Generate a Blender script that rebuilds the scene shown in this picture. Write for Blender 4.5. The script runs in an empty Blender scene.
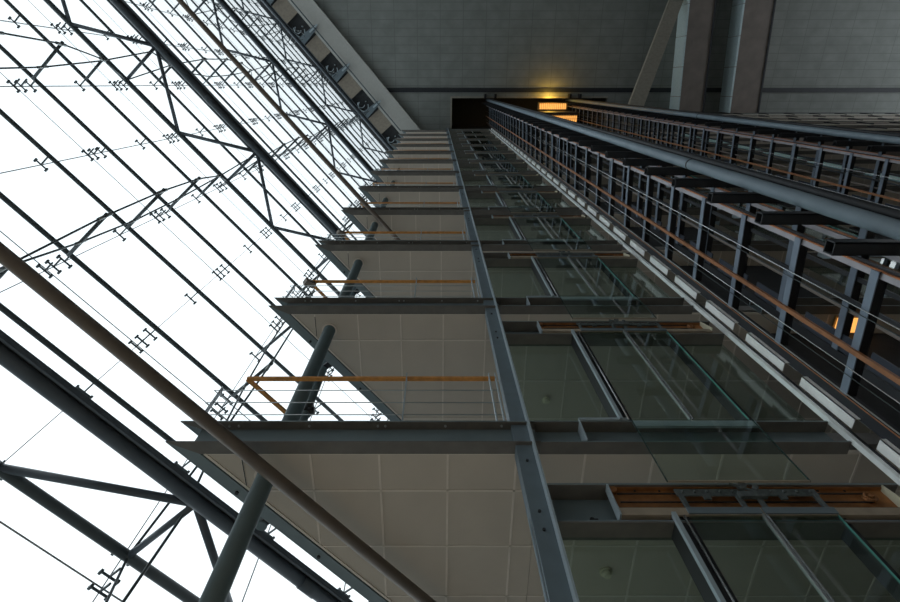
import bpy, math, random
from math import cos, sin, pi, sqrt
from mathutils import Vector as V

random.seed(4)
C = bpy.context.scene.collection
sc = bpy.context.scene

# ------------------------------------------------------------------ constants (metres)
ST = 3.5                       # storey height
Z0 = 1.19                      # landing 0 floor height above the eye
YF = 3.32                      # front plane of the balconies and lift landings
H = 45.0                       # atrium ceiling
GR = -1.7                      # ground
FA, FB = 0.6495, 0.7603        # direction of the glass facade in plan
DF = 6.2                       # distance of the facade plane
DC = 4.84                       # distance of the inner chord
ORD = ['lift lobby', 'lowest', 'second', 'third', 'fourth', 'fifth', 'sixth', 'seventh', 'eighth', 'ninth', 'tenth', 'eleventh', 'twelfth']
def LZ(n): return Z0 + ST * n
def F(s, d, z): return V((FA * s - FB * d, FB * s + FA * d, z))

# ------------------------------------------------------------------ materials
def mat(name, col, rough=0.5, metal=0.0, var=0.12, scale=6.0, bump=0.0, emit=None, es=0.0, spec=0.5):
    m = bpy.data.materials.new(name); m.use_nodes = True
    nt = m.node_tree; b = nt.nodes['Principled BSDF']
    tc = nt.nodes.new('ShaderNodeTexCoord'); nz = nt.nodes.new('ShaderNodeTexNoise')
    nz.inputs['Scale'].default_value = scale; nz.inputs['Detail'].default_value = 5
    nt.links.new(tc.outputs['Object'], nz.inputs['Vector'])
    cr = nt.nodes.new('ShaderNodeValToRGB')
    cr.color_ramp.elements[0].position = 0.3; cr.color_ramp.elements[1].position = 0.7
    cr.color_ramp.elements[0].color = (*[c * (1 - var) for c in col], 1)
    cr.color_ramp.elements[1].color = (*[min(1, c * (1 + var)) for c in col], 1)
    nt.links.new(nz.outputs['Fac'], cr.inputs['Fac']); nt.links.new(cr.outputs['Color'], b.inputs['Base Color'])
    b.inputs['Roughness'].default_value = rough; b.inputs['Metallic'].default_value = metal
    b.inputs['Specular IOR Level'].default_value = spec
    if bump:
        bp = nt.nodes.new('ShaderNodeBump'); bp.inputs['Strength'].default_value = bump; bp.inputs['Distance'].default_value = 0.01
        nt.links.new(nz.outputs['Fac'], bp.inputs['Height']); nt.links.new(bp.outputs['Normal'], b.inputs['Normal'])
    if emit:
        b.inputs['Emission Color'].default_value = (*emit, 1); b.inputs['Emission Strength'].default_value = es
    return m

def glass(name, tint, refl=1.0, ior=1.5, rough=0.0):
    m = bpy.data.materials.new(name); m.use_nodes = True
    nt = m.node_tree; nt.nodes.clear()
    out = nt.nodes.new('ShaderNodeOutputMaterial'); mx = nt.nodes.new('ShaderNodeMixShader')
    tr = nt.nodes.new('ShaderNodeBsdfTransparent'); tr.inputs['Color'].default_value = (*tint, 1)
    gl = nt.nodes.new('ShaderNodeBsdfGlossy'); gl.inputs['Roughness'].default_value = rough
    gl.inputs['Color'].default_value = (refl, refl, refl, 1)
    lw = nt.nodes.new('ShaderNodeLayerWeight'); lw.inputs['Blend'].default_value = 0.5
    pw = nt.nodes.new('ShaderNodeMath'); pw.operation = 'POWER'; pw.inputs[1].default_value = 5.0
    ma = nt.nodes.new('ShaderNodeMath'); ma.operation = 'MULTIPLY_ADD'; f0 = ((ior - 1) / (ior + 1)) ** 2
    ma.inputs[1].default_value = 1 - f0; ma.inputs[2].default_value = f0
    nt.links.new(lw.outputs['Facing'], pw.inputs[0]); nt.links.new(pw.outputs[0], ma.inputs[0])
    nt.links.new(ma.outputs[0], mx.inputs[0]); nt.links.new(tr.outputs[0], mx.inputs[1]); nt.links.new(gl.outputs[0], mx.inputs[2])
    nt.links.new(mx.outputs[0], out.inputs[0])
    return m

def grid_mat(name, col, line, px, py, ox=0.0, oy=0.0, w=0.03, rough=0.8, var=0.12, axis='XY'):
    """painted panels with straight joints, measured in metres"""
    m = bpy.data.materials.new(name); m.use_nodes = True
    nt = m.node_tree; b = nt.nodes['Principled BSDF']; N = nt.nodes.new; L = nt.links.new
    g = N('ShaderNodeNewGeometry'); sp = N('ShaderNodeSeparateXYZ'); L(g.outputs['Position'], sp.inputs[0])
    def joint(sock, p, o):
        a = N('ShaderNodeMath'); a.operation = 'ADD'; a.inputs[1].default_value = -o + 1000 * p; L(sock, a.inputs[0])
        d = N('ShaderNodeMath'); d.operation = 'DIVIDE'; d.inputs[1].default_value = p; L(a.outputs[0], d.inputs[0])
        f = N('ShaderNodeMath'); f.operation = 'FRACT'; L(d.outputs[0], f.inputs[0])
        c = N('ShaderNodeMath'); c.operation = 'LESS_THAN'; c.inputs[1].default_value = w / p; L(f.outputs[0], c.inputs[0])
        return c.outputs[0]
    j1 = joint(sp.outputs[axis[0]], px, ox); j2 = joint(sp.outputs[axis[1]], py, oy)
    mxx = N('ShaderNodeMath'); mxx.operation = 'MAXIMUM'; L(j1, mxx.inputs[0]); L(j2, mxx.inputs[1])
    nz = N('ShaderNodeTexNoise'); nz.inputs['Scale'].default_value = 1.3; nz.inputs['Detail'].default_value = 6
    L(g.outputs['Position'], nz.inputs['Vector'])
    cr = N('ShaderNodeValToRGB'); cr.color_ramp.elements[0].position = 0.3; cr.color_ramp.elements[1].position = 0.7
    cr.color_ramp.elements[0].color = (*[c * (1 - var) for c in col], 1); cr.color_ramp.elements[1].color = (*[c * (1 + var) for c in col], 1)
    L(nz.outputs['Fac'], cr.inputs['Fac'])
    mx = N('ShaderNodeMix'); mx.data_type = 'RGBA'; L(mxx.outputs[0], mx.inputs['Factor']); L(cr.outputs['Color'], mx.inputs['A'])
    mx.inputs['B'].default_value = (*line, 1); L(mx.outputs['Result'], b.inputs['Base Color'])
    b.inputs['Roughness'].default_value = rough
    return m

M = {}
M['rail'] = mat('dark painted facade steel', (0.070, 0.090, 0.098), 0.5)
M['chord'] = mat('blue grey chord paint', (0.085, 0.105, 0.125), 0.45)
M['edge'] = mat('slate edge channel paint', (0.165, 0.21, 0.225), 0.5, var=0.08, scale=3)
M['bounce_edge'] = mat('steel toned by warm bounce', (0.135, 0.125, 0.11), 0.6)  # warm reflected light put into the colour of the flange undersides
M['column'] = mat('dark green grey column paint', (0.10, 0.145, 0.155), 0.38, var=0.06)
M['brown_tube'] = mat('weathered brown tube paint', (0.165, 0.13, 0.10), 0.5, var=0.1, scale=9)
M['wood'] = mat('oiled orange timber', (0.62, 0.27, 0.06), 0.45, var=0.2, scale=14)
M['steel'] = mat('brushed stainless steel', (0.42, 0.45, 0.45), 0.35, 0.6, var=0.05)
M['soffit'] = mat('perforated warm grey ceiling panel', (0.52, 0.46, 0.385), 0.85, var=0.035, scale=2.5)
M['sofgrid'] = mat('pale ceiling grid bar', (0.68, 0.61, 0.53), 0.7, var=0.05)
M['deck'] = mat('raw concrete deck', (0.30, 0.29, 0.28), 0.9, bump=0.2)
M['post'] = mat('slate vertical post paint', (0.14, 0.18, 0.205), 0.5, var=0.08)
M['light_steel'] = mat('pale galvanised steel', (0.38, 0.45, 0.49), 0.4, 0.1, var=0.05)
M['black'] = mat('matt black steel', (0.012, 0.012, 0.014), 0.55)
M['chrome'] = mat('polished aluminium', (0.70, 0.72, 0.74), 0.25, 0.8, var=0.03)
M['rust'] = mat('ochre primed door gear', (0.30, 0.125, 0.04), 0.6, var=0.3, scale=8)
M['lip'] = mat('greasy beige door track', (0.34, 0.28, 0.21), 0.6, var=0.15)
M['gear'] = mat('oiled hanger plate', (0.12, 0.14, 0.14), 0.5, 0.3, var=0.3, scale=25)
M['cream'] = mat('cream painted end plate', (0.62, 0.60, 0.45), 0.6)
M['glass'] = glass('green tinted landing glass', (0.74, 0.82, 0.78), 0.95, 1.55)
M['clear'] = glass('pale green apron glass', (0.88, 0.94, 0.91), 0.9, 1.5)
M['teal'] = mat('polished glass edge', (0.10, 0.30, 0.27), 0.2)
M['darkteal'] = mat('dark glass edge', (0.03, 0.06, 0.055), 0.2)
M['facade'] = glass('clear facade glass', (0.93, 0.97, 0.97), 0.8, 1.25)
M['seam'] = mat('silicone joint', (0.50, 0.53, 0.53), 0.6)
M['tower'] = mat('blue grey lift frame paint', (0.19, 0.235, 0.30), 0.5, var=0.1)
M['tower_dark'] = mat('dark lift frame paint', (0.018, 0.021, 0.026), 0.55, var=0.2)
M['pink'] = mat('worn pinkish guide rail', (0.38, 0.36, 0.39), 0.4, 0.1, var=0.1)
M['orange'] = mat('rusty orange strip', (0.50, 0.19, 0.075), 0.6, var=0.3, scale=10)
M['copper'] = mat('rust brown pipe', (0.33, 0.14, 0.06), 0.5, var=0.2, scale=8)
M['white'] = mat('white cable duct', (0.93, 0.95, 0.93), 0.5, var=0.05)
M['whiterail'] = mat('pale guide rail', (0.88, 0.92, 0.92), 0.35, 0.1, var=0.06)
M['tube'] = mat('blue grey service pipe', (0.20, 0.26, 0.31), 0.4, var=0.08, scale=3)
M['panelblue'] = mat('dark blue screen panel', (0.035, 0.045, 0.065), 0.5)
M['girder_lit_side'] = mat('pale blue lit girder face', (0.58, 0.72, 0.75), 0.6, var=0.06)  # pale blue, raised in paint for the light falling on the side faces
M['girder'] = mat('brown grey girder soffit', (0.215, 0.185, 0.165), 0.8, var=0.12, scale=1.5)
M['palebeam'] = mat('pale beige gallery edge', (0.50, 0.46, 0.39), 0.7)
M['olive'] = mat('olive grey brace', (0.31, 0.285, 0.235), 0.7)
M['bandm'] = mat('off white ceiling fascia', (0.46, 0.46, 0.43), 0.8, var=0.04)
M['beige'] = mat('beige ceiling infill', (0.26, 0.225, 0.18), 0.8)
M['detector'] = mat('cream plastic', (0.62, 0.58, 0.42), 0.5)
M['teal_daylight'] = mat('pale teal daylit window paint', (0.42, 0.66, 0.62), 0.5, var=0.1, scale=2)  # daylight of the windows put into the board colour
M['sign'] = mat('pale grey notice board', (0.62, 0.68, 0.68), 0.5)
M['ceiling'] = grid_mat('atrium ceiling panels', (0.22, 0.235, 0.22), (0.16, 0.17, 0.16), 1.75, 0.58, 0.3, 0.1, 0.04)
M['floor'] = grid_mat('stone floor slabs', (0.68, 0.56, 0.43), (0.2, 0.2, 0.19), 0.9, 0.9, 0, 0, 0.01, 0.5)
M['ground'] = mat('pale paving outdoors', (0.26, 0.275, 0.275), 0.9, scale=0.6)
M['wall'] = mat('grey plaster wall', (0.17, 0.175, 0.175), 0.9, var=0.08, scale=1)
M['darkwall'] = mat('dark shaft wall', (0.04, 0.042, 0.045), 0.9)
M['warm'] = mat('glowing warm diffuser', (0.9, 0.6, 0.25), 0.5, emit=(1.0, 0.45, 0.10), es=.75)
M['lampframe'] = mat('brass lamp grille', (0.35, 0.22, 0.08), 0.5)

# ------------------------------------------------------------------ mesh builder
class MB:
    def __init__(self): self.v = []; self.f = []; self.sm = []; self.mi = []; self.cur = 0
    def _add(self, vs, fs, smooth=False):
        o = len(self.v); self.v += [tuple(p) for p in vs]
        for f in fs: self.f.append([i + o for i in f]); self.sm.append(smooth); self.mi.append(self.cur)
        return self
    def use(self, i): self.cur = i; return self
    def box(self, x0, x1, y0, y1, z0, z1):
        vs = [(x, y, z) for z in (z0, z1) for y in (y0, y1) for x in (x0, x1)]
        return self._add(vs, [(0, 2, 3, 1), (4, 5, 7, 6), (0, 1, 5, 4), (2, 6, 7, 3), (0, 4, 6, 2), (1, 3, 7, 5)])
    def bar(self, p, q, w, h, up=(0, 0, 1)):
        """square bar from p to q: w across, h along up"""
        p = V(p); q = V(q); d = (q - p).normalized(); u = V(up)
        if abs(d.dot(u)) > 0.99: u = V((0, 1, 0))
        sx = d.cross(u).normalized(); u = sx.cross(d).normalized()
        vs = [r + sx * a * w / 2 + u * b * h / 2 for r in (p, q) for (a, b) in ((-1, -1), (1, -1), (1, 1), (-1, 1))]
        return self._add(vs, [(3, 2, 1, 0), (4, 5, 6, 7), (0, 1, 5, 4), (1, 2, 6, 5), (2, 3, 7, 6), (3, 0, 4, 7)])
    def tube(self, p, q, r, n=12, r2=None):
        p = V(p); q = V(q); d = (q - p).normalized(); u = V((0, 0, 1)) if abs(d.z) < 0.9 else V((1, 0, 0))
        a = d.cross(u).normalized(); b = d.cross(a).normalized(); r2 = r if r2 is None else r2
        vs = [p + (a * cos(2 * pi * i / n) + b * sin(2 * pi * i / n)) * r for i in range(n)]
        vs += [q + (a * cos(2 * pi * i / n) + b * sin(2 * pi * i / n)) * r2 for i in range(n)]
        self._add(vs, [(i, (i + 1) % n, n + (i + 1) % n, n + i)[::-1] for i in range(n)], True)
        o = len(self.v) - 2 * n
        self.f.append([o + i for i in range(n)]); self.sm.append(False); self.mi.append(self.cur)
        self.f.append([o + n + i for i in range(n)][::-1]); self.sm.append(False); self.mi.append(self.cur)
        return self
    def path(self, pts, r, n=8):
        for a, b in zip(pts, pts[1:]): self.tube(a, b, r, n)
        return self
    def prism(self, poly, z0, z1):
        n = len(poly)
        vs = [(x, y, z0) for x, y in poly] + [(x, y, z1) for x, y in poly]
        return self._add(vs, [list(range(n))[::-1], list(range(n, 2 * n))] + [(i, (i + 1) % n, n + (i + 1) % n, n + i) for i in range(n)])
    def extr(self, prof, p, q, ax, ay):
        """profile [(a,b)...] in axes ax, ay swept from p to q"""
        p = V(p); q = V(q); ax = V(ax); ay = V(ay); n = len(prof)
        vs = [p + ax * a + ay * b for a, b in prof] + [q + ax * a + ay * b for a, b in prof]
        return self._add(vs, [list(range(n))[::-1], list(range(n, 2 * n))] + [(i, (i + 1) % n, n + (i + 1) % n, n + i) for i in range(n)])
    def ring(self, c, R, r, ax, ay, n=20, m=6, a0=0, a1=2 * pi):
        c = V(c); ax = V(ax).normalized(); ay = V(ay).normalized()
        pts = [c + ax * R * cos(a0 + (a1 - a0) * i / n) + ay * R * sin(a0 + (a1 - a0) * i / n) for i in range(n + 1)]
        return self.path(pts, r, m)
    def build(self, name, mats, parent=None):
        me = bpy.data.meshes.new(name); me.from_pydata(self.v, [], self.f)
        me.polygons.foreach_set('use_smooth', self.sm)
        if not isinstance(mats, (list, tuple)): mats = [mats]
        for m in mats: me.materials.append(m)
        if len(mats) > 1: me.polygons.foreach_set('material_index', self.mi)
        me.update()
        o = bpy.data.objects.new(name, me); C.objects.link(o)
        if parent is not None:
            o.parent = parent
            # keep world coordinates: the mesh is written in world space, the parent sits at its base
            root = parent
            off = V((0, 0, 0))
            while root is not None: off += root.location; root = root.parent
            me.transform(__import__('mathutils').Matrix.Translation(-off))
        return o

def tag(o, label, cat, group=None, kind=None):
    o['label'] = label; o['category'] = cat
    if group: o['group'] = group
    if kind: o['kind'] = kind
    return o
def empty(name, loc, label=None, cat=None, group=None):
    o = bpy.data.objects.new(name, None); C.objects.link(o); o.location = loc; o.empty_display_size = 0.2
    if label: tag(o, label, cat, group)
    return o
def struct(o): o['kind'] = 'structure'; return o
def dup(o, dloc, parent=None):
    c = o.copy(); C.objects.link(c)
    if parent is None: c.location = o.location + V(dloc)
    else: c.parent = parent
    for ch in [k for k in bpy.data.objects if k.parent == o]: dup(ch, None, c)
    return c

# ================================================================== SETTING
# ground and floor
f = struct(MB().prism([(-60, -60), (70, -60), (70, 60), (-60, 60)], GR - 0.3, GR - 0.02).build('ground', M['ground'])); 
A = F(-19.4, DF, 0); B = F(9, DF, 0)
f = struct(MB().prism([(A.x, A.y), (36, A.y), (36, 9), (B.x + 1.2, 9.0)], GR - 0.02, GR).build('floor', M['floor']))

# ceiling : polygon with the lift overrun opening cut out, built as strips round the hole
HX0, HX1, HY0 = 1.28, 13.7, 1.04
ce = MB()
P0 = F(-24, 3.3, 0); P1 = F(6.5, 3.3, 0)
def left_x(y, d=3.3):   # x on the line at distance d for given y
    s = (y - FA * d) / FB
    return FA * s - FB * d
CT = H + 0.4
ys = [-16, HY0, YF + 0.1, 9.2]
ce.prism([(left_x(-16), -16), (40, -16), (40, HY0), (left_x(HY0), HY0)], H, CT)
ce.prism([(left_x(HY0), HY0), (HX0, HY0), (HX0, YF + 0.1), (left_x(YF + 0.1), YF + 0.1)], H, CT)
ce.prism([(HX1, HY0), (40, HY0), (40, YF + 0.1), (HX1, YF + 0.1)], H, CT)
ce.prism([(left_x(YF + 0.1), YF + 0.1), (40, YF + 0.1), (40, 9.2), (left_x(9.2), 9.2)], H, CT)
struct(ce.build('ceiling', M['ceiling']))
# shadow gap strip across the ceiling
struct(MB().box(left_x(0.45), 40, 0.28, 0.62, H - 0.05, H).build('trim_1', M['tower_dark']))
# overrun pit
ov = MB(); ov.box(HX0 - .2, HX1 + .2, HY0 - .2, HY0, H + 0.4, H + 4); ov.box(HX0 - .2, HX1 + .2, YF + .1, YF + .3, H + 0.4, H + 4)
ov.box(HX0 - .2, HX0, HY0, YF + .1, H + 0.4, H + 4); ov.box(HX1, HX1 + .2, HY0, YF + .1, H + .4, H + 4); ov.box(HX0 - .2, HX1 + .2, HY0 - .2, YF + .3, H + 4, H + 4.2)
struct(ov.build('wall_overrun', M['darkwall']))
fr = MB(); fr.box(HX0 - .12, HX0, HY0 - .12, YF, H - .12, H); fr.box(HX0, HX1, HY0 - .12, HY0, H - .12, H)
struct(fr.build('trim_2', M['olive']))
# walls
struct(MB().box(3.0, 36, 9, 9.2, GR, H).build('wall_back', M['wall']))
struct(MB().box(-17.8, 40, -16.2, -16, GR, H).build('wall_front', M['wall']))
struct(MB().box(38, 38.2, -16, 9, GR, 30).build('wall_light_block', M['wall']))  # unseen, added to block side light; kept low so the ceiling gets some
# high wall between the top landing and the ceiling
struct(MB().box(-1.2, 36, YF + .25, YF + .4, LZ(12) + 1.1, H).build('wall_top', M['darkwall']))

# ================================================================== FACADE
rows = [-1.92 + 1.75 * k for k in range(-10, 7)]
s0, s1 = rows[0], rows[-1]
# glass: one window per bay column, panes 3.5 m high with silicone joints
for i in range(len(rows) - 1):
    m = MB(); a, b = rows[i], rows[i + 1]
    zs = [GR] + [LZ(n) - 0.36 for n in range(0, 13)] + [H]
    for z0, z1 in zip(zs, zs[1:]):
        m.use(0); m._add([F(a + .012, DF + .22, z0 + .012), F(b - .012, DF + .22, z0 + .012), F(b - .012, DF + .22, z1 - .012), F(a + .012, DF + .22, z1 - .012)], [(0, 1, 2, 3)])
    m.use(1)
    for z0 in zs[1:-1]: m.bar(F(a, DF + .22, z0), F(b, DF + .22, z0), .005, .02)
    m.bar(F(a, DF + .22, GR), F(a, DF + .22, H),   .006, .02, up=(-FB, FA, 0))
    struct(m.build('window_%d' % (i + 1), [M['facade'], M['seam']]))

def level_words(j):
    n = j // 2
    if j < 2: return 'below the lowest balcony, ' + ('upper' if j == 1 else 'lower') + ' of that pair' if j >= 0 else 'nearest the ground'
    if j % 2 == 0: return 'level with the %s balcony' % ORD[n]
    return 'midway above the %s balcony' % ORD[n]
for j in range(-1, 25):
    z = Z0 + 1.75 * j
    if j in (2, 8, 14, 20): continue        # those are the outer chords of the wind trusses
    r = .042
    o = MB().tube(F(s0, DF, z), F(s1, DF, z), r, 12).build('glazing_rail', M['rail'])
    tag(o, 'slim dark steel glazing rail running behind glass, ' + level_words(j), 'facade rail', 'glazing rails of the glass facade')

# wind trusses lying flat at balcony levels 1, 4, 7, 10
for n in (1, 4, 7, 10):
    z = LZ(n) - 0.05
    t = empty('wind_truss', F(0, DC, z), 'flat triangulated tube truss inside the glass, level with %s balcony' % ORD[n], 'truss', 'wind trusses of the glass facade')
    MB().tube(F(s0, DF, z), F(s1, DF, z), .065, 14).build('outer_chord', M['rail'], t)
    m = MB(); m.tube(F(s0, DC + .07, z), F(s1, DC + .07, z), .085, 16)
    m.build('inner_chord', M['chord'], t)
    m = MB(); m.bar(F(s0, DC - .045, z + .03), F(s1, DC - .045, z + .03), .07, .03)
    m.build('web_plate', M['black'], t)
    m = MB(); m.bar(F(s0, DC - .095, z + .01), F(s1, DC - .095, z + .01), .03, .08)
    m.build('edge_rail', M['chord'], t)
    for k in range(0, len(rows) - 1):
        a, b = rows[k], rows[k + 1]
        if k % 2 == 0:
            MB().tube(F(a, DF, z), F(a, DC + .1, z), .042, 10).build('strut', M['chord'], t)
            MB().tube(F(a, DC + .1, z), F(b, DF, z), .048, 10).build('diagonal', M['chord'], t)
        else:
            MB().tube(F(a, DF, z), F(b, DC + .1, z), .048, 10).build('diagonal', M['chord'], t)
    # splice sleeves where the chord sections meet
    for k in range(1, len(rows), 4):
        MB().tube(F(rows[k] - .12, DC + .07, z), F(rows[k] + .12, DC + .07, z), .095, 16).build('splice_sleeve', M['chord'], t)

# vertical glazing cables with spider clamps
clamp_me = None
def clamp_mesh():
    m = MB(); L = .115
    ax = V((FA, FB, 0)); on = V((-FB, FA, 0))
    m.bar(-ax * L, ax * L, .02, .024)
    for sg in (-1, 1):
        m.bar(ax * L * sg - on * .03, ax * L * sg + on * .045, .034, .036)
    m.bar(-on * .205, on * .0, .022, .03)
    me = m.build('glazing_clamp', M['rail'])
    return me
clamp = clamp_mesh(); clamp_data = clamp.data
bpy.data.objects.remove(clamp)
def row_words(k):
    return ['first', 'second', 'third', 'fourth', 'fifth', 'sixth', 'seventh', 'eighth', 'ninth', 'tenth', 'eleventh', 'twelfth', 'thirteenth', 'fourteenth', 'fifteenth', 'sixteenth', 'seventeenth'][k]
for k, s in enumerate(rows):
    if s > 6 or s < -16: continue
    o = MB().tube(F(s, DF + .205, GR), F(s, DF + .205, H), .006, 6).build('glazing_cable', M['rail'])
    me = o.data; base = F(s, DF + .205, 0); me.transform(__import__('mathutils').Matrix.Translation(-base)); o.location = base
    kk = round((s + 1.92) / 1.75)
    tag(o, 'vertical cable with small glazing clamps, %s cable leftwards from the balconies' % row_words(4 - kk if 0 <= 4 - kk < 17 else 0), 'cable', 'clamp cables on the glass facade')
    cnt = 0
    for j in range(0, 25):
        z = Z0 + 1.75 * j
        offs = (.05, -.22, -.42) if j % 2 == 0 else (-.07,)
        for dz in offs:
            c = bpy.data.objects.new('glazing_clamp', clamp_data); C.objects.link(c); c.parent = o
            c.location = (0, 0, z + dz)
        if j % 2 == 0:
            pass

# bow-string trusses at every second row, between the wind trusses
spans = [(-2, 1), (1, 4), (4, 7), (7, 10), (10, 13)]
P = [0, .67, 1.0, 1.1, 1.0, .67, 0]; Q = [1.06, .62, .34, .22, .34, .62, 1.06]
for k, s in enumerate(rows):
    kk = round((s + 1.92) / 1.75)
    if kk % 2 or s > 6 or s < -16: continue
    for (na, nb) in spans:
        if nb == 13 and False: continue
        zb = LZ(na) - .05
        pts_p = []; pts_q = []
        for q in range(7):
            z = zb + 1.75 * q
            if z > H: z = H
            pts_p.append(F(s, DF - P[q], z)); pts_q.append(F(s, DF - Q[q], z))
        if na == 10: pts_p[-1] = F(s, DF, H); pts_q[-1] = F(s, DC, H)
        t = empty('cable_truss', F(s, DF, zb), 'bow shaped rod truss on the %s clamp cable, %s' % (
            row_words(4 - kk if 0 <= 4 - kk < 17 else 0),
            'below the lowest balcony' if na < 1 else 'between %s and %s balcony' % (ORD[na], ORD[nb]) if nb < 13 else 'from tenth balcony to ceiling'),
            'cable truss', 'bow shaped cable trusses of the glass facade')
        MB().path(pts_p, .017, 8).build('bow_rod', M['rail'], t)
        MB().path(pts_q, .017, 8).build('counter_rod', M['rail'], t)
        for q in range(1, 6):
            z = zb + 1.75 * q
            if z < GR or z > H - .1: continue
            L = max(P[q], Q[q])
            d = MB(); d.tube(F(s, DF, z), F(s, DF - L - .05, z), .032, 8)
            st = d.build('strut', M['rail'], t)
            d = MB()
            pa, pb = pts_p[q - 1], pts_p[q + 1]; pc = pts_p[q]
            d.tube(pc - (pc - pa).normalized() * .16, pc + (pb - pc).normalized() * .16, .03, 8)
            if abs(P[q] - Q[q]) > .1:
                d.build('rod_fitting', M['steel'], st); d = MB()
                pc = pts_q[q]; d.tube(pc - (pc - pts_q[q - 1]).normalized() * .14, pc + (pts_q[q + 1] - pc).normalized() * .14, .026, 8)
            d.build('rod_fitting', M['steel'], st)

# brown tubes just under the balconies, in front of the columns
for n in (1, 4):
    z = LZ(n) - .59
    o = MB().tube(F(s0, 3.52, z), F(5.6, 3.52, z), .064, 18).build('brown_rail_tube', M['brown_tube'])
    tag(o, 'long %sbrown tube passing under the %s balcony parallel to the glass' % ('thick foreground ' if n == 1 else '', ORD[n]), 'tube', 'brown tubes along the atrium')

# ceiling band by the facade
m = MB(); m.prism([tuple(F(s0 - 6, 3.2, 0)[:2]), tuple(F(7, 3.2, 0)[:2]), tuple(F(7, 4.65, 0)[:2]), tuple(F(s0 - 6, 4.65, 0)[:2])], H - .45, H)
struct(m.build('trim_3', M['bandm']))
m = MB(); m.prism([tuple(F(s0 - 6, 4.65, 0)[:2]), tuple(F(7, 4.65, 0)[:2]), tuple(F(7, 6.5, 0)[:2]), tuple(F(s0 - 6, 6.5, 0)[:2])], H, H + .4)
struct(m.build('trim_4', M['darkwall']))
m = MB(); m.bar(F(s0 - 2, 6.05, H - .2), F(7, 6.05, H - .2), .16, .3); struct(m.build('trim_5', M['rail']))
o = MB().tube(F(s0 - 2, 4.42, H - .75), F(.8, 4.42, H - .75), .045, 8).build('ceiling_rod', M['rail'])
tag(o, 'thin dark rod hanging along the off white fascia under the ceiling edge', 'rod')
for k, s in enumerate(rows):
    kk = round((s + 1.92) / 1.75)
    if kk % 2 == 0 and s < 6:
        wd = ['second', 'third', 'fourth', 'fifth', 'sixth', 'seventh', 'eighth', 'ninth'][max(0, min(7, (2 - kk) // 2 + 1))]
        if kk == 4: wd = 'first'
        t = empty('ceiling_bracket', F(s, 5, H), 'pale steel bracket joining fascia to glass wall, %s bracket from the top balcony' % wd, 'bracket', 'brackets under the ceiling edge')
        m = MB(); m.prism([tuple(F(s - .14, 4.3, 0)[:2]), tuple(F(s + .14, 4.3, 0)[:2]), tuple(F(s + .3, 5.9, 0)[:2]), tuple(F(s - .3, 5.9, 0)[:2])], H - .62, H - .5)
        m.build('bracket_plate', M['post'], t)
        MB().bar(F(s, 4.1, H - .72), F(s, 4.9, H - .72), .12, .1).build('rod_clamp', M['light_steel'], t)
        m = MB(); m.prism([tuple(F(s + .35, 4.68, 0)[:2]), tuple(F(s + 1.9, 4.68, 0)[:2]), tuple(F(s + 1.9, 5.95, 0)[:2]), tuple(F(s + .35, 5.95, 0)[:2])], H - .3, H - .24)
        tag(m.build('ceiling_infill_panel', M['beige']), 'beige infill panel beside the %s pale bracket from the top balcony' % wd, 'panel', 'beige infill panels under the ceiling edge')
        m = MB()
        m.ring(F(s - .62, 5.45, H - .35), .42, .035, (FA, FB, 0), (-FB * .9, FA * .9, .3), 18, 6, -1.2, 3.0)
        m.ring(F(s - .85, 5.5, H - .30), .30, .03, (FA, FB, .1), (-FB * .9, FA * .9, .3), 18, 6, -.6, 2.6)
        m.tube(F(s - .75, 5.1, H - .3), F(s - .75, 5.1, H + .02), .04)
        tag(m.build('cable_coil', M['light_steel']), 'loop of pale cable hanging in the dark gap by the %s bracket' % wd, 'cable', 'pale cable loops under the ceiling edge')

# ================================================================== BALCONIES
CX = -2.72
XB = 1.055                        # right end of the balcony
def left_edge_y(x, off=0.0): return YF + (x - CX) * FB / FA - off / FA
def slab_left_x(y, off=0.0): return CX + (y - YF) * FA / FB + off / FB
CH = [(0, 0), (.14, 0), (.14, -.015), (.0, -.015)]
chan = [(0, 0), (.15, 0), (.15, -.36), (0, -.36), (0, -.342), (.135, -.342), (.135, -.018), (0, -.018)]   # open side outwards

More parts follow.
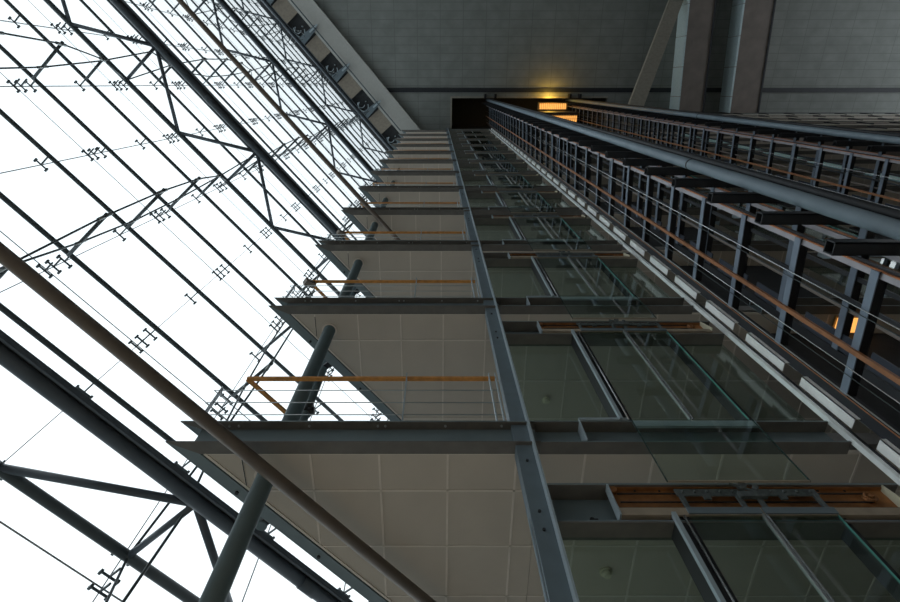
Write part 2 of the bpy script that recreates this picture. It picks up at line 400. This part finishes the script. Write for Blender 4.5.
def make_balcony(n):
    z = LZ(n)
    t = empty('balcony', (CX, YF, z))
    # front edge channel
    yb = left_edge_y(XB); inn = (FB, -FA, 0)
    def fr_strip(m, o0, o1, z0, z1):
        m.prism([(slab_left_x(YF + o0, o0), YF + o0), (XB, YF + o0), (XB, YF + o1), (slab_left_x(YF + o1, o1), YF + o1)], z0, z1)
    def sd_strip(m, o0, o1, z0, z1):
        m.prism([(slab_left_x(YF + o0, o0), YF + o0), (slab_left_x(YF + o1, o1), YF + o1), (XB, left_edge_y(XB, o1)), (XB, left_edge_y(XB, o0))], z0, z1)
    for nm, st in (('front_edge_channel', fr_strip), ('side_edge_channel', sd_strip)):
        m = MB(); st(m, 0, .15, z - .018, z); st(m, .10, .12, z - .345, z - .018)
        c_ = m.build(nm, M['edge'], t)
        if st is fr_strip:
            m = MB(); st(m, 0, .098, z - .0225, z - .0182); m.build('upper_flange', M['bounce_edge'], c_)  # thin underside skin carrying the warm bounce tone
        m = MB(); st(m, 0, .15, z - .36, z - .345); m.build('lower_flange', M['bounce_edge'] if st is fr_strip else M['edge'], c_)
    zs = z - .35
    m = MB(); m.prism([(CX + .33, YF + .13), (XB, YF + .13), (XB, yb - .25)], zs, zs + .03); m.build('soffit', M['soffit'], t)
    m = MB(); m.prism([(CX + .42, YF + .16), (XB, YF + .16), (XB, yb - .25)], z - .2, z - .02); m.build('deck', M['deck'], t)
    m = MB()
    w = .011; zt = zs - .006
    xs = [.12 + .70 * i for i in range(-4, 2)]
    def ok_y(x): return left_edge_y(x, .19)
    for x in xs:
        y1 = ok_y(x)
        if y1 > YF + .2: m.box(x - w, x + w, YF + .13, y1, zt, zs + .002)
    for y in (3.95, 4.73, 5.51, 6.29, 7.07):
        x0 = slab_left_x(y, .19)
        if x0 < XB: m.box(x0, XB, y - w, y + w, zt, zs + .002)
    m.bar((CX + .36, YF + .145, zs - .002), (XB, YF + .145, zs - .002), .028, .014)
    m.bar((CX + .37, YF + .15, zs - .003), (XB, left_edge_y(XB, .19), zs - .003), .03, .014)
    m.build('soffit_grid', M['sofgrid'], t)
    m = MB(); m.box(-1.98 - .006, -1.98 + .006, YF + .2, min(ok_y(-1.98), YF + .9), zt - .002, zs)
    m.build('open_joint', M['black'], t)
    # bolts under the top flange and on the web
    for x in (-2.2, -2.1, -1.35, -.62, -.54, .1, .70):
        MB().tube((x, YF + .05, z - .018), (x, YF + .05, z - .036), .013, 8).build('bolt_head', M['steel'], t)
    for x in (-1.62, -1.45):
        MB().box(x - .02, x + .02, YF + .065, YF + .10, z - .31, z - .26).build('fixing_clip', M['black'], t)
    for i in range(3):
        p = V((CX, YF, 0)) + V((FA, FB, 0)) * (.9 + 1.2 * i) + V(inn) * .06
        MB().tube((p.x, p.y, z - .36), (p.x, p.y, z - .38), .02, 8).build('bolt_head', M['black'], t)
    # collar where the column meets the ceiling panels
    MB().tube((-1.76, 3.76, zs - .012), (-1.76, 3.76, zs), .125, 24).build('column_collar', M['sofgrid'], t)
    return t

def make_railing(n):
    z = LZ(n)
    t = empty('balcony_railing', (CX, YF, z))
    c = V((-2.36, 3.41, z + 1.01)); d = V((FA, FB, 0))
    m = MB(); m.bar(c, (.75, 3.41, z + 1.01), .05, .035); m.build('handrail', M['wood'], t)
    m = MB(); m.bar(c, c + d * 5.3, .05, .035); m.build('return_handrail', M['wood'], t)
    for h in (.68, .42, .18):
        m = MB(); c2 = V((-2.64, 3.37, z + h)); m.tube(c2, (.75, 3.37, z + h), .0065, 6); m.tube(c2, c2 + d * 5.5, .0065, 6)
        m.build('rail_cable', M['steel'], t)
    for x in (.74, .66, -.365, -2.56):
        hh = 1.06 if x > -2 else .74
        m = MB(); m.box(x - .006, x + .006, 3.35, 3.40, z - .02, z + hh); m.box(x - .006, x + .006, 3.385, 3.44, z + hh - .08, z + hh - .05)
        m.build('post', M['light_steel'], t)
    for i in (1, 2, 3, 4):
        p = V((-2.56, 3.40, 0)) + d * 1.2 * i
        m = MB(); m.bar((p.x, p.y, z - .02), (p.x, p.y, z + 1.0), .012, .05, up=(FA, FB, 0)); m.build('post', M['light_steel'], t)
    return t

b0 = make_balcony(1); r0 = make_railing(1)
look = {1: 'widest and nearest, with its whole underside in view', 2: 'with a small brown box at its rail corner'}
for n in range(1, 13):
    b = b0 if n == 1 else dup(b0, (0, 0, ST * (n - 1)))
    tag(b, '%s balcony up beside the glass, grey steel edge and beige panelled underside' % ORD[n] if n > 1 else 'lowest balcony, grey steel edge and large beige panelled underside above the viewer', 'balcony', 'stacked balconies')
    if n < 12:
        r = r0 if n == 1 else dup(r0, (0, 0, ST * (n - 1)))
        tag(r, 'orange timber handrail with thin steel cables on the %s balcony' % ORD[n], 'railing', 'balcony railings')

# main round column and the slim pipe behind it
t = empty('round_column', (-1.76, 3.76, GR), 'thick dark green round column rising through the corner of every balcony', 'column')
MB().tube((-1.76, 3.76, GR), (-1.76, 3.76, H), .097, 32).build('shaft', M['column'], t)
MB().tube((-1.76, 3.76, GR), (-1.76, 3.76, GR + .03), .18, 32).build('base_plate', M['column'], t)
px, py = -1.97, 4.60; GS = LZ(1) - .2
t = empty('slim_column', (px, py, GS), 'slimmer dark pipe column just behind the thick round one, outside the balcony edge', 'column')
MB().tube((px, py, GS), (px, py, H), .068, 20).build('shaft', M['column'], t)
for n in range(1, 13):
    z = LZ(n) + 2.1
    m = MB(); m.tube((px - .02, py - .02, z - .07), (px + .13, py - .02, z - .07), .06, 14); m.tube((px, py, z - .12), (px, py, z + .1), .088, 16)
    m.build('pipe_coupling', M['black'], t)
    q = V((px, py, LZ(n) - .15)); e = q + V((FB, -FA, 0)) * .22
    MB().bar(q, e, .1, .06).build('edge_bracket', M['tower_dark'], t)
# cable pulling outward at each truss level (bracket between chord and slab edge)
for n in (1, 4, 7, 10):
    z = LZ(n) - .1
    for s in (-1.0, 2.6):
        pass
# brown boxes on the rail corners
for n in (2, 3):
    t = empty('rail_lamp', (-2.36, 3.41, LZ(n) + .9), 'small brown box lamp clamped to the rail corner of the %s balcony' % ORD[n], 'lamp', 'box lamps on the railings')
    m = MB(); m.bar((-2.41, 3.35, LZ(n) + .86), (-2.27, 3.46, LZ(n) + .96), .11, .10); m.build('lamp_housing', M['brown_tube'], t)
    m = MB(); m.tube((-2.36, 3.41, LZ(n) + .75), (-2.45, 3.52, LZ(n) + .5), .012, 8); m.tube((-2.36, 3.41, LZ(n) + .75), (-2.2, 3.5, LZ(n) + .5), .012, 8)
    m.build('lamp_arm', M['rail'], t)

# ================================================================== LIFT LANDINGS
# landing slabs, right of the balcony
def make_landing(n):
    z = LZ(n)
    t = empty('landing_slab', (1.1, YF, z))
    segs = [(1.056, 1.52), (1.52, 4.17), (5.3, 7.78), (7.78, 10.7), (11.9, 26)]
    for i, (a, b) in enumerate(segs):
        yo = YF if i % 2 == 0 else YF + .0
        m = MB(); m.extr(chan, (a, yo, z), (b, yo, z), (0, 1, 0), (0, 0, 1)); c_ = m.build('edge_channel', M['edge'], t)
        MB().box(a, b, YF - .001, YF + .15, z - .364, z - .3602).build('lower_flange', M['bounce_edge'], c_)
        MB().box(a, b, YF, YF + .133, z - .0225, z - .0182).build('upper_flange', M['bounce_edge'], c_)
    zs = z - .35
    poly = [(1.06, YF + .13), (26, YF + .13), (26, 8.98), (2.3, 8.98), (1.06, left_edge_y(1.06) - .25)]
    MB().prism(poly, zs, zs + .03).build('soffit', M['soffit'], t)
    MB().prism([(x, y + .02) for x, y in poly], z - .2, z - .01).build('deck', M['deck'], t)
    m = MB(); w = .011; zt = zs - .006
    x = 1.52
    while x < 26:
        m.box(x - w, x + w, YF + .13, min(8.9, left_edge_y(x, .19)), zt, zs + .002); x += .70
    for y in (3.95, 4.73, 5.51, 6.29, 7.07, 7.85):
        m.box(max(1.06, slab_left_x(y, .19)), 26, y - w, y + w, zt, zs + .002)
    m.box(1.06, 26, YF + .13, YF + .155, zs - .009, zs)
    m.build('soffit_grid', M['sofgrid'], t)
    m = MB(); 
    for dx in (0, 6.6):
        m.box(1.52 + dx, 1.53 + dx, YF - .02, YF + .13, z - .34, z + .02)
        m.box(1.53 + dx, 2.05 + dx, YF - .015, YF + .0, z - .0, z + .035)
    m.build('joint_plate', M['light_steel'], t)
    return t
L0 = make_landing(1)
for n in range(0, 13):
    o = L0 if n == 1 else dup(L0, (0, 0, ST * (n - 1)))
    tag(o, 'landing floor slab behind the lift doors, level with the %s balcony' % ORD[n] if n > 0 else 'landing floor slab below the frame, one storey under the lowest balcony', 'floor slab', 'lift landing slabs')

# glass landing entrance
def make_entrance():
    z = Z0; t = empty('lift_entrance', (1.1, YF, z))
    hx0, hx1 = .99, 4.14
    # header: deep channel, open side towards the shaft
    prof = [(0, 2.55), (.19, 2.55), (.19, 2.10), (0, 2.10), (0, 2.118), (.175, 2.118), (.175, 2.532), (0, 2.532)]
    hd = MB().extr(prof, (hx0, YF, z), (hx1, YF, z), (0, 1, 0), (0, 0, 1)).build('header_channel', M['edge'], t)
    MB().box(hx0, hx1, YF - .004, YF + .19, z + 2.088, z + 2.10).build('lower_flange', M['bounce_edge'], hd)
    MB().box(hx0, hx1, YF, YF + .17, z + 2.526, z + 2.5315).build('upper_flange', M['bounce_edge'], hd)
    m = MB()
    for x in (1.35,): m.tube((x, YF + .175, z + 2.28), (x, YF + .15, z + 2.28), .022, 8); m.box(x, x + .05, YF + .15, YF + .175, z + 2.27, z + 2.285)
    m.build('bolt_heads', M['black'], hd)
    # door operator
    op = MB(); op.box(1.53, 4.0, YF + .055, YF + .07, z + 2.24, z + 2.525); op.box(1.53, 4.0, YF + .02, YF + .06, z + 2.515, z + 2.525)
    op = op.build('door_operator', M['rust'], t)
    MB().box(1.54, 3.99, YF + .04, YF + .054, z + 2.24, z + 2.30).build('track_slot', M['black'], op)
    MB().box(1.53, 4.0, YF - .02, YF + .06, z + 2.155, z + 2.235).build('track_lip', M['lip'], op)
    m = MB(); m.extr([(.0, 2.15), (.10, 2.15), (.10, 2.53), (.02, 2.53)], (1.525, YF - .03, z), (1.54, YF - .03, z), (0, 1, 0), (0, 0, 1)); m.build('end_plate', M['light_steel'], op)
    m = MB(); m.extr([(0, 0), (.13, 0), (.13, .36), (.06, .36)], (3.99, YF - .06, z + 2.17), (4.0, YF - .06, z + 2.17), (0, 1, 0), (0, 0, 1)); m.build('end_plate', M['cream'], op)
    m = MB(); m.tube((3.80, YF + .02, z + 2.40), (3.80, YF + .05, z + 2.40), .055, 20); m.ring((3.80, YF + .015, z + 2.40), .045, .012, (1, 0, 0), (0, 0, 1), 18, 6)
    m.tube((3.80, YF - .005, z + 2.40), (3.80, YF + .02, z + 2.40), .018, 10); m.build('belt_pulley', M['rust'], op)
    m = MB(); m.tube((1.58, YF + .015, z + 2.50), (1.58, YF + .05, z + 2.50), .035, 16); m.build('belt_pulley', M['rust'], op)
    m = MB(); m.bar((1.6, YF + .03, z + 2.45), (3.8, YF + .03, z + 2.45), .01, .012); m.bar((1.6, YF + .03, z + 2.35), (3.8, YF + .03, z + 2.35), .01, .012)
    m.build('drive_belt', M['black'], op)
    m = MB()
    for x in (1.78, 3.42, 3.66, 2.0): m.box(x - .008, x + .008, YF + .045, YF + .056, z + 2.50, z + 2.56)
    m.build('slots', M['black'], op)
    for (a, b) in ((2.10, 2.66), (2.76, 3.34)):
        m = MB(); m.box(a, b, YF - .01, YF + .0, z + 2.385, z + 2.465)
        m.box(a + .01, a + .05, YF - .02, YF + .0, z + 2.23, z + 2.39); m.box(b - .06, b - .02, YF - .02, YF + .0, z + 2.23, z + 2.39)
        for i in range(5):
            x = a + .06 + i * (b - a - .12) / 4; m.tube((x, YF - .03, z + 2.43), (x, YF, z + 2.425), .012, 8)
        m.box(a + .22, a + .28, YF - .02, YF, z + 2.34, z + 2.385)
        m.build('hanger_plate', M['gear'], op)
    m = MB(); m.box(2.62, 2.86, YF - .05, YF - .01, z + 2.34, z + 2.40); m.tube((2.7, YF - .06, z + 2.47), (2.7, YF - .01, z + 2.47), .035, 12); m.tube((2.8, YF - .06, z + 2.44), (2.8, YF - .01, z + 2.44), .025, 12)
    m.bar((2.6, YF - .04, z + 2.50), (2.85, YF - .04, z + 2.36), .015, .02); m.build('door_lock', M['gear'], op)
    # two sliding glass leaves
    for i, (a, b) in enumerate(((2.10, 2.715), (2.735, 3.34))):
        lf = MB().box(a, b, YF - .015, YF - .003, z + .0, z + 2.16).build('door_leaf', M['glass'], t)
        MB().box(a, b, YF - .035, YF + .015, z + 2.16, z + 2.225).build('leaf_top_rail', M['post'], lf)
        if i == 0:
            m = MB(); m.box(b - .012, b + .004, YF - .03, YF + .005, z, z + 2.16); m.build('meeting_edge', M['steel'], lf)
        else:
            m = MB(); m.box(a - .004, a + .010, YF - .03, YF + .005, z, z + 2.16); m.build('meeting_edge', M['chrome'], lf)
            m = MB(); m.box(b - .006, b, YF - .02, YF, z, z + 2.16); m.build('glass_edge', M['teal'], lf)
    # jambs
    m = MB(); m.box(1.955, 1.99, YF - .04, YF + .0, z, z + 2.17); j = m.build('jamb', M['light_steel'], t)
    m = MB(); m.box(1.955, 2.048, YF + .001, YF + .165, z, z + 2.16); m.box(2.065, 2.1, YF + .0, YF + .1, z, z + 2.16); m.build('rubber_gasket', M['black'], j)
    m = MB(); m.tube((2.058, YF - .01, z), (2.058, YF - .01, z + 2.2), .010, 8); m.build('guide_strip', M['chrome'], j)
    m = MB(); m.box(3.36, 3.40, YF + .01, YF + .165, z, z + 2.15); m.build('jamb', M['black'], t)
    # fixed side panes
    MB().box(.99, 1.953, YF + .155, YF + .167, z, z + 2.10).build('side_pane', M['glass'], t)
    MB().box(3.402, 4.14, YF + .155, YF + .167, z, z + 2.10).build('side_pane', M['glass'], t)
    # sill
    MB().box(2.08, 3.37, YF - .03, YF - .001, z - .135, z - .04).build('sill', M['light_steel'], t)
    # apron glass under the sill
    ap = MB().box(2.05, 3.31, YF - .075, YF - .065, z - 1.0, z - .085).build('apron_pane', M['clear'], t)
    m = MB(); m.box(2.05, 3.31, YF - .078, YF - .062, z - 1.012, z - 1.0); m.build('glass_edge', M['lip'], ap)
    for xx in (2.044, 3.31): MB().box(xx, xx + .006, YF - .078, YF - .062, z - 1.01, z - .085).build('glass_edge', M['darkteal'], ap)
    return t
E0 = make_entrance()
for n in range(0, 12):
    for q, dx in enumerate((0, 6.6)):
        if q == 1 and n < 0: continue
        e = E0 if (n == 0 and q == 0) else dup(E0, (dx, 0, ST * n))
        where = 'below the lowest balcony level' if n == 0 else 'level with the %s balcony' % ORD[n]
        if q == 0:
            tag(e, 'glass lift entrance next to the balconies, %s' % where if n else 'nearest glass lift entrance, exposed ochre door gear over its two leaves', 'lift entrance', 'lift entrances beside the balconies')
        else:
            tag(e, 'glass lift entrance behind the first lift frame, %s' % where, 'lift entrance', 'lift entrances between the two lift frames')

# blank shaft fronts between
for dx in (0, 6.6):
    x0 = 5.35 + dx
    o = MB().box(x0, x0 + 2.1, YF + .5, YF + .6, GR, H - 1).build('wall_shaft_front', M['darkwall']); struct(o)

# the grey channel post between balcony and entrances
t = empty('channel_post', (.88, YF, GR), 'tall slate blue channel post between the balconies and the lift entrances', 'post')
m = MB(); m.extr([(0, 0), (.165, 0), (.165, .02), (.016, .02), (.016, .15), (0, .15)], (.80, YF + .04, GR), (.80, YF + .04, H), (1, 0, 0), (0, 1, 0)); m.build('web', M['post'], t)
m = MB(); m.box(.965, .983, YF - .045, YF + .09, GR, H); m.build('flange', M['light_steel'], t)
for n in range(0, 12):
    for dz in (2.05, 2.25, 2.9): MB().tube((.88, YF + .04, LZ(n) + dz), (.88, YF + .025, LZ(n) + dz), .014, 8).build('bolt_head', M['black'], t)
# thin edge trim left of the post
o = MB().box(.80, .812, YF + .08, YF + .11, LZ(0), LZ(0) + 2.2).build('steel_rod', M['steel']); tag(o, 'thin bright rod at the bottom edge just left of the slate blue post', 'rod')

# smoke detectors on the soffits behind the glass
sd = empty('smoke_detector', (1.93, 5.12, LZ(1) - .35))
m = MB(); m.tube((1.93, 5.12, LZ(1) - .37), (1.93, 5.12, LZ(1) - .35), .075, 24); m.build('base', M['detector'], sd)
m = MB(); m.tube((1.93, 5.12, LZ(1) - .42), (1.93, 5.12, LZ(1) - .37), .04, 20, .06); m.build('sensor_cap', M['detector'], sd)
for n in range(1, 8):
    o = sd if n == 1 else dup(sd, (0, 0, ST * (n - 1)))
    tag(o, 'round cream smoke detector on the underside of the %s floor, seen through glass' % ORD[n], 'smoke detector', 'smoke detectors behind the entrances')

# ================================================================== LIFT FRAMES
NL = 38; PZ = ST / 3
def make_tower(X0, which, z0=-1.0):
    t = empty('lift_guide_tower', (X0, YF, GR), '%s dark steel lift frame of ladder rungs and guide rails' % which, 'lift frame', 'open lift frames')
    zb, zt = GR, H + 2.5
    def X(y, dx=0): return X0 + .13 + dx + .07 * (y - 2.5)
    def vert(name, y, dx, wx, wy, mt, parent=t, top=zt):
        return MB().box(X(y, dx) - wx / 2, X(y, dx) + wx / 2, y - wy / 2, y + wy / 2, zb, top).build(name, mt, parent)
    a = vert('front_rail', 1.70, 0, .03, .06, M['pink'])
    vert('orange_strip', 1.664, .01, .03, .012, M['orange'], a)
    vert('rail_back', 1.665, .055, .05, .05, M['tower_dark'], a)
    for y in (2.07, 2.13): MB().tube((X(y, -.07), y, zb), (X(y, -.07), y, zt), .0055, 6).build('rope', M['chrome'] if y < 2.1 else M['rail'], t)
    vert('copper_pipe', 2.53, -.06, .04, .05, M['copper'])
    for y in (2.72, 2.80): MB().tube((X(y, -.07), y, zb), (X(y, -.07), y, zt), .005, 6).build('rope', M['chrome'] if y < 2.75 else M['rail'], t)
    c = vert('rear_rail', 3.11, 0, .10, .13, M['tower_dark'])
    vert('orange_strip', 3.04, -.053, .008, .012, M['copper'], c)
    MB().tube((X(3.02, -.04), 3.02, zb), (X(3.02, -.04), 3.02, zt), .008, 6).build('rope', M['steel'], c)
    # outer pale guide
    g = MB().box(X0 - .02, X0 + .03, YF - .03, YF + .03, zb, H - 1.5).build('guide_rail', M['whiterail'], t)
    MB().box(X0 + .03, X0 + .055, YF - .04, YF + .02, zb, H - 1.5).build('guide_edge', M['black'], g)
    # second ladder
    d = .66
    e = vert('front_rail', 1.72, d, .05, .06, M['pink'])
    vert('orange_strip', 1.68, d + .02, .03, .012, M['orange'], e)
    vert('cable_rail', 2.12, d, .03, .05, M['tower_dark'])
    vert('cable_rail', 2.30, d - .2, .03, .04, M['tower_dark'])
    vert('cable_rail', 2.53, d, .03, .035, M['girder'])
    vert('rear_rail', 3.11, d, .10, .1, M['tower_dark'])
    # rungs, stub beams, ducts, screens
    for i in range(0, NL + 1):
        z = 4.78 - PZ * 4 + PZ * i
        if z < GR + .2 or z > H + 2: continue
        for (d_, ya_, zz) in ((0, 1.66, z), (d, 1.40, z - .1)):
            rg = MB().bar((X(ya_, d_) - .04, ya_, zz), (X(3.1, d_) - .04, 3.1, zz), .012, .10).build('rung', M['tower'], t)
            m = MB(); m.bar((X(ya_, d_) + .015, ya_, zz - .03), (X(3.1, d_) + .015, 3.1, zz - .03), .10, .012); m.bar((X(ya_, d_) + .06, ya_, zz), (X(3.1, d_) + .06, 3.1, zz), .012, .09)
            m.build('rung_shade_body', M['black'], rg)  # black body puts the shade under the rung into colour
        # hollow stub beam
        m = MB(); w = .064; x0 = X0 - .50; x1 = X0 + 1.15; yc = 1.42; zc = z - .02
        for (ya, yb_, za, zb_) in ((yc - w, yc + w, zc + w - .012, zc + w), (yc - w, yc + w, zc - w, zc - w + .012), (yc - w, yc - w + .012, zc - w, zc + w), (yc + w - .012, yc + w, zc - w, zc + w)):
            m.box(x0, x1, ya, yb_, za, zb_)
        m.build('stub_beam', M['tower_dark'], t)
        # white duct lengths
        zc = z - .30
        if zc + .9 < H - 1.5:
            m = MB(); m.box(X0 + .065, X0 + .255, 3.15, 3.16, zc, zc + .84); m.box(X0 + .065, X0 + .075, 3.15, 3.27, zc, zc + .84); m.box(X0 + .245, X0 + .255, 3.15, 3.27, zc, zc + .84)
            m.build('cable_duct', M['white'], t)
            m = MB(); m.box(X(2.75, d) - .01, X(2.75, d) + .01, 2.84, 3.05, zc - .05, zc + .85); m.build('screen_panel', M['panelblue'], t)
    # big service pipe on the outside
    m = MB(); m.tube((X0 - .02, 1.22, zb), (X0 - .02, 1.22, zt - 1), .085, 24); p = m.build('service_pipe', M['tube'], t)
    m = MB(); m.tube((X0 + .07, 1.12, zb), (X0 + .07, 1.12, zt - 1), .05, 20); m.build('pipe_dark_half', M['tower_dark'], p)  # dark tube added to give the service pipe its dark upper half
    for n in (2, 6, 10):
        z = LZ(n) + .6
        MB().tube((X0 - .02, 1.22, z), (X0 - .02, 1.22, z + .04), .089, 24).build('pipe_clamp', M['tower_dark'], p)
    return t
T1 = make_tower(4.2, 'nearer')
T2 = make_tower(10.8, 'farther')

# ceiling hangers over the frames
for i, (x, w) in enumerate(((3.9, 'left of the nearer frame, first'), (4.7, 'left of the nearer frame, second'), (10.6, 'by the farther frame, first'), (11.4, 'by the farther frame, second'))):
    tag(MB().box(x - .08, x + .08, .72, HY0, H - .6, H).build('hanger_plate', M['black']), 'short black hanger plate on the ceiling edge ' + w, 'bracket', 'black hangers at the ceiling opening')

# lift car near the top in the middle shaft, with warm lamps
t = empty('lift_car', (9.1, 2.4, 40.5), 'lift car parked near the ceiling with warm glowing grille underneath', 'lift car')
MB().box(8.0, 10.5, 1.95, 3.1, 41.3, 43.9).build('cabin', M['tower_dark'], t)
u = MB().box(8.5, 10.45, 2.15, 2.85, 41.22, 41.3).build('glowing_panel', M['warm'], t)
m = MB()
for i in range(14): m.box(8.5 + i * .15, 8.53 + i * .15, 2.15, 2.85, 41.16, 41.24)
for i in range(4): m.box(8.5, 10.45, 2.15 + i * .23, 2.175 + i * .23, 41.16, 41.24)
m.build('lamp_grille', M['lampframe'], u)
t = empty('grille_lamp', (9.1, 1.5, 44.2), 'long warm lamp behind a grille at the edge of the ceiling opening', 'lamp')
MB().box(8.2, 10.3, 1.42, 1.85, 44.35, 44.45).build('glowing_panel', M['warm'], t)
m = MB(); m.box(8.15, 10.35, 1.36, 1.42, 44.28, 44.6); m.box(8.15, 10.35, 1.85, 1.9, 44.28, 44.6); m.box(8.1, 8.16, 1.36, 1.9, 44.28, 44.6); m.box(10.34, 10.4, 1.36, 1.9, 44.28, 44.6)
for i in range(14): m.box(8.2 + i * .15, 8.22 + i * .15, 1.42, 1.85, 44.3, 44.36)
m.build('lamp_housing', M['lampframe'], t)
l = bpy.data.lights.new('warm_lamp', 'POINT'); l.energy = 60; l.color = (1, .58, .08); l.shadow_soft_size = .25
lo = bpy.data.objects.new('warm_lamp', l); C.objects.link(lo); lo.location = (9.0, .95, 44.3)
# lit landing lamps
for (x, y, z, w, lab) in ((6.75, 3.64, LZ(2) - .397, .42, 'small orange glowing ceiling lamp behind the nearer lift frame, level with second balcony'),
                          (8.2, 3.62, LZ(11) - .40, .3, 'warm lit ceiling lamp behind the nearer lift frame, under the eleventh floor'),
                          (8.7, 3.62, LZ(11) - .40, .16, 'narrow warm ceiling lamp beside a wider one, under the eleventh floor')):
    t = empty('landing_lamp', (x, y, z), lab, 'lamp', 'warm lamps on the landings')
    MB().box(x - w / 2, x + w / 2, y - .12, y + .12, z - .05, z).build('diffuser', M['warm'], t)
    MB().box(x - w / 2 - .03, x + w / 2 + .03, y - .15, y + .15, z, z + .04).build('lamp_housing', M['lampframe'], t)

# pale boards beyond the farther frame; the teal ones are daylit windows done in paint
for n in range(3, 11):
    z = LZ(n) + .1
    x = 17.45
    t = empty('landing_board', (x, YF, z), 'pale %s board beyond the farther lift frame, level with the %s balcony' % ('grey notice' if n == 3 else 'teal', ORD[n]), 'board', 'pale boards beyond the farther frame')
    MB().box(x - .5, x + .55, YF - .06, YF - .03, z, z + 2.3).build('panel', M['sign'] if n == 3 else M['teal_daylight'], t)
    m = MB(); m.box(x - .54, x + .59, YF - .03, YF, z - .04, z + 2.34); m.build('board_frame', M['post'], t)
    if n == 3:
        m = MB(); m.ring((x + .12, YF - .065, z + .55), .07, .012, (1, 0, 0), (0, 0, 1), 16, 5); m.box(x + .2, x + .225, YF - .066, YF - .06, z + .42, z + .75); m.box(x - .5, x + .55, YF - .064, YF - .06, z + .32, z + .335)
        m.build('symbol', M['black'], t)

# ================================================================== RIGHT HAND GALLERIES and girders
g0 = empty('gallery', (19.5, 2.2, LZ(12)))
zt = LZ(12)
m = MB(); m.box(19.4, 37.9, 2.3, 3.2, zt - .3, zt); m.build('gallery_slab', M['girder'], g0)
m = MB(); m.box(19.4, 37.9, 2.18, 2.3, zt - .45, zt + .02); m.build('edge_beam', M['palebeam'], g0)
m = MB(); m.box(19.4, 37.9, 2.1, 2.14, zt + 1.0, zt + 1.06)
for i in range(0, 9): m.box(19.6 + i * 2, 19.66 + i * 2, 2.12, 2.18, zt - .3, zt + 1.0)
m.build('guard_rail', M['tower_dark'], g0)
for k in range(0, 12):
    o = g0 if k == 0 else dup(g0, (0, 0, -ST * k))
    tag(o, 'long pale edged gallery right of the farther lift frame, level with the %s balcony' % ORD[12 - k], 'gallery', 'galleries on the far right')

def girder(xa, w, lab, ya=-15.9, yb=2.1):
    t = empty('roof_girder', (xa, 0, H), lab, 'girder', 'deep girders under the ceiling')
    sk = .07
    def Xs(x, y): return x + sk * (y + 5)
    z0 = H - 1.55
    m = MB(); m.prism([(Xs(xa + .1, ya), ya), (Xs(xa + w, ya), ya), (Xs(xa + w, yb), yb), (Xs(xa + .1, yb), yb)], z0, H); m.build('girder_body', M['girder'], t)
    m = MB()
    y = ya
    while y < yb:
        y2 = min(y + 2.1, yb); m.prism([(Xs(xa, y), y + .02), (Xs(xa + .12, y), y + .02), (Xs(xa + .12, y2), y2 - .02), (Xs(xa, y2), y2 - .02)], z0 - .06, H - .01); y += 2.1
    m.build('lit_side_face', M['girder_lit_side'], t)
    m = MB(); m.prism([(Xs(xa + w - .06, ya), ya), (Xs(xa + w + .06, ya), ya), (Xs(xa + w + .06, yb), yb), (Xs(xa + w - .06, yb), yb)], z0 - .07, z0 + .1); m.build('edge_strip', M['tower_dark'], t)
girder(18.3, 2.0, 'deep ceiling girder with pale blue side, the one nearer the slanting brace')
girder(22.3, 2.3, 'deep ceiling girder with pale blue side, rightmost and wider one')
m = MB()
pa = V((18.1, -6.5, 44.66)); pb = V((12.9, 1.5, 36.2)); 
m.extr([(-.5, 0), (.5, 0), (.5, .3), (-.5, .3)], pa, pb, (1, 0, 0), (0, 0, 1))
tag(m.build('slanting_brace', M['olive']), 'flat olive grey brace slanting across the ceiling left of the girders', 'brace')

# ================================================================== CAMERA, SKY
cam = bpy.data.cameras.new('camera'); co = bpy.data.objects.new('camera', cam); C.objects.link(co)
cam.sensor_width = 36; cam.lens = 525 / 900 * 36; cam.shift_x = 14 / 900; cam.clip_start = .05; cam.clip_end = 500
co.location = (0, 0, 0); co.rotation_euler = (math.radians(180) - math.atan2(217, 525), 0, 0)
sc.camera = co

w = bpy.data.worlds.new('overcast sky'); sc.world = w; w.use_nodes = True
nt = w.node_tree; bg = nt.nodes['Background']
tc = nt.nodes.new('ShaderNodeTexCoord'); nz = nt.nodes.new('ShaderNodeTexNoise'); nz.inputs['Scale'].default_value = 2.0
cr = nt.nodes.new('ShaderNodeValToRGB'); cr.color_ramp.elements[0].color = (.80, .90, .98, 1); cr.color_ramp.elements[1].color = (.95, .98, 1, 1)
nt.links.new(tc.outputs['Generated'], nz.inputs['Vector']); nt.links.new(nz.outputs['Fac'], cr.inputs['Fac']); nt.links.new(cr.outputs['Color'], bg.inputs['Color'])
bg.inputs['Strength'].default_value = 1.0
sc.view_settings.view_transform = 'Standard'; sc.view_settings.look = 'None'; sc.view_settings.gamma = 1.0
sc.view_settings.use_curve_mapping = False
sc.view_settings.exposure = 0.65
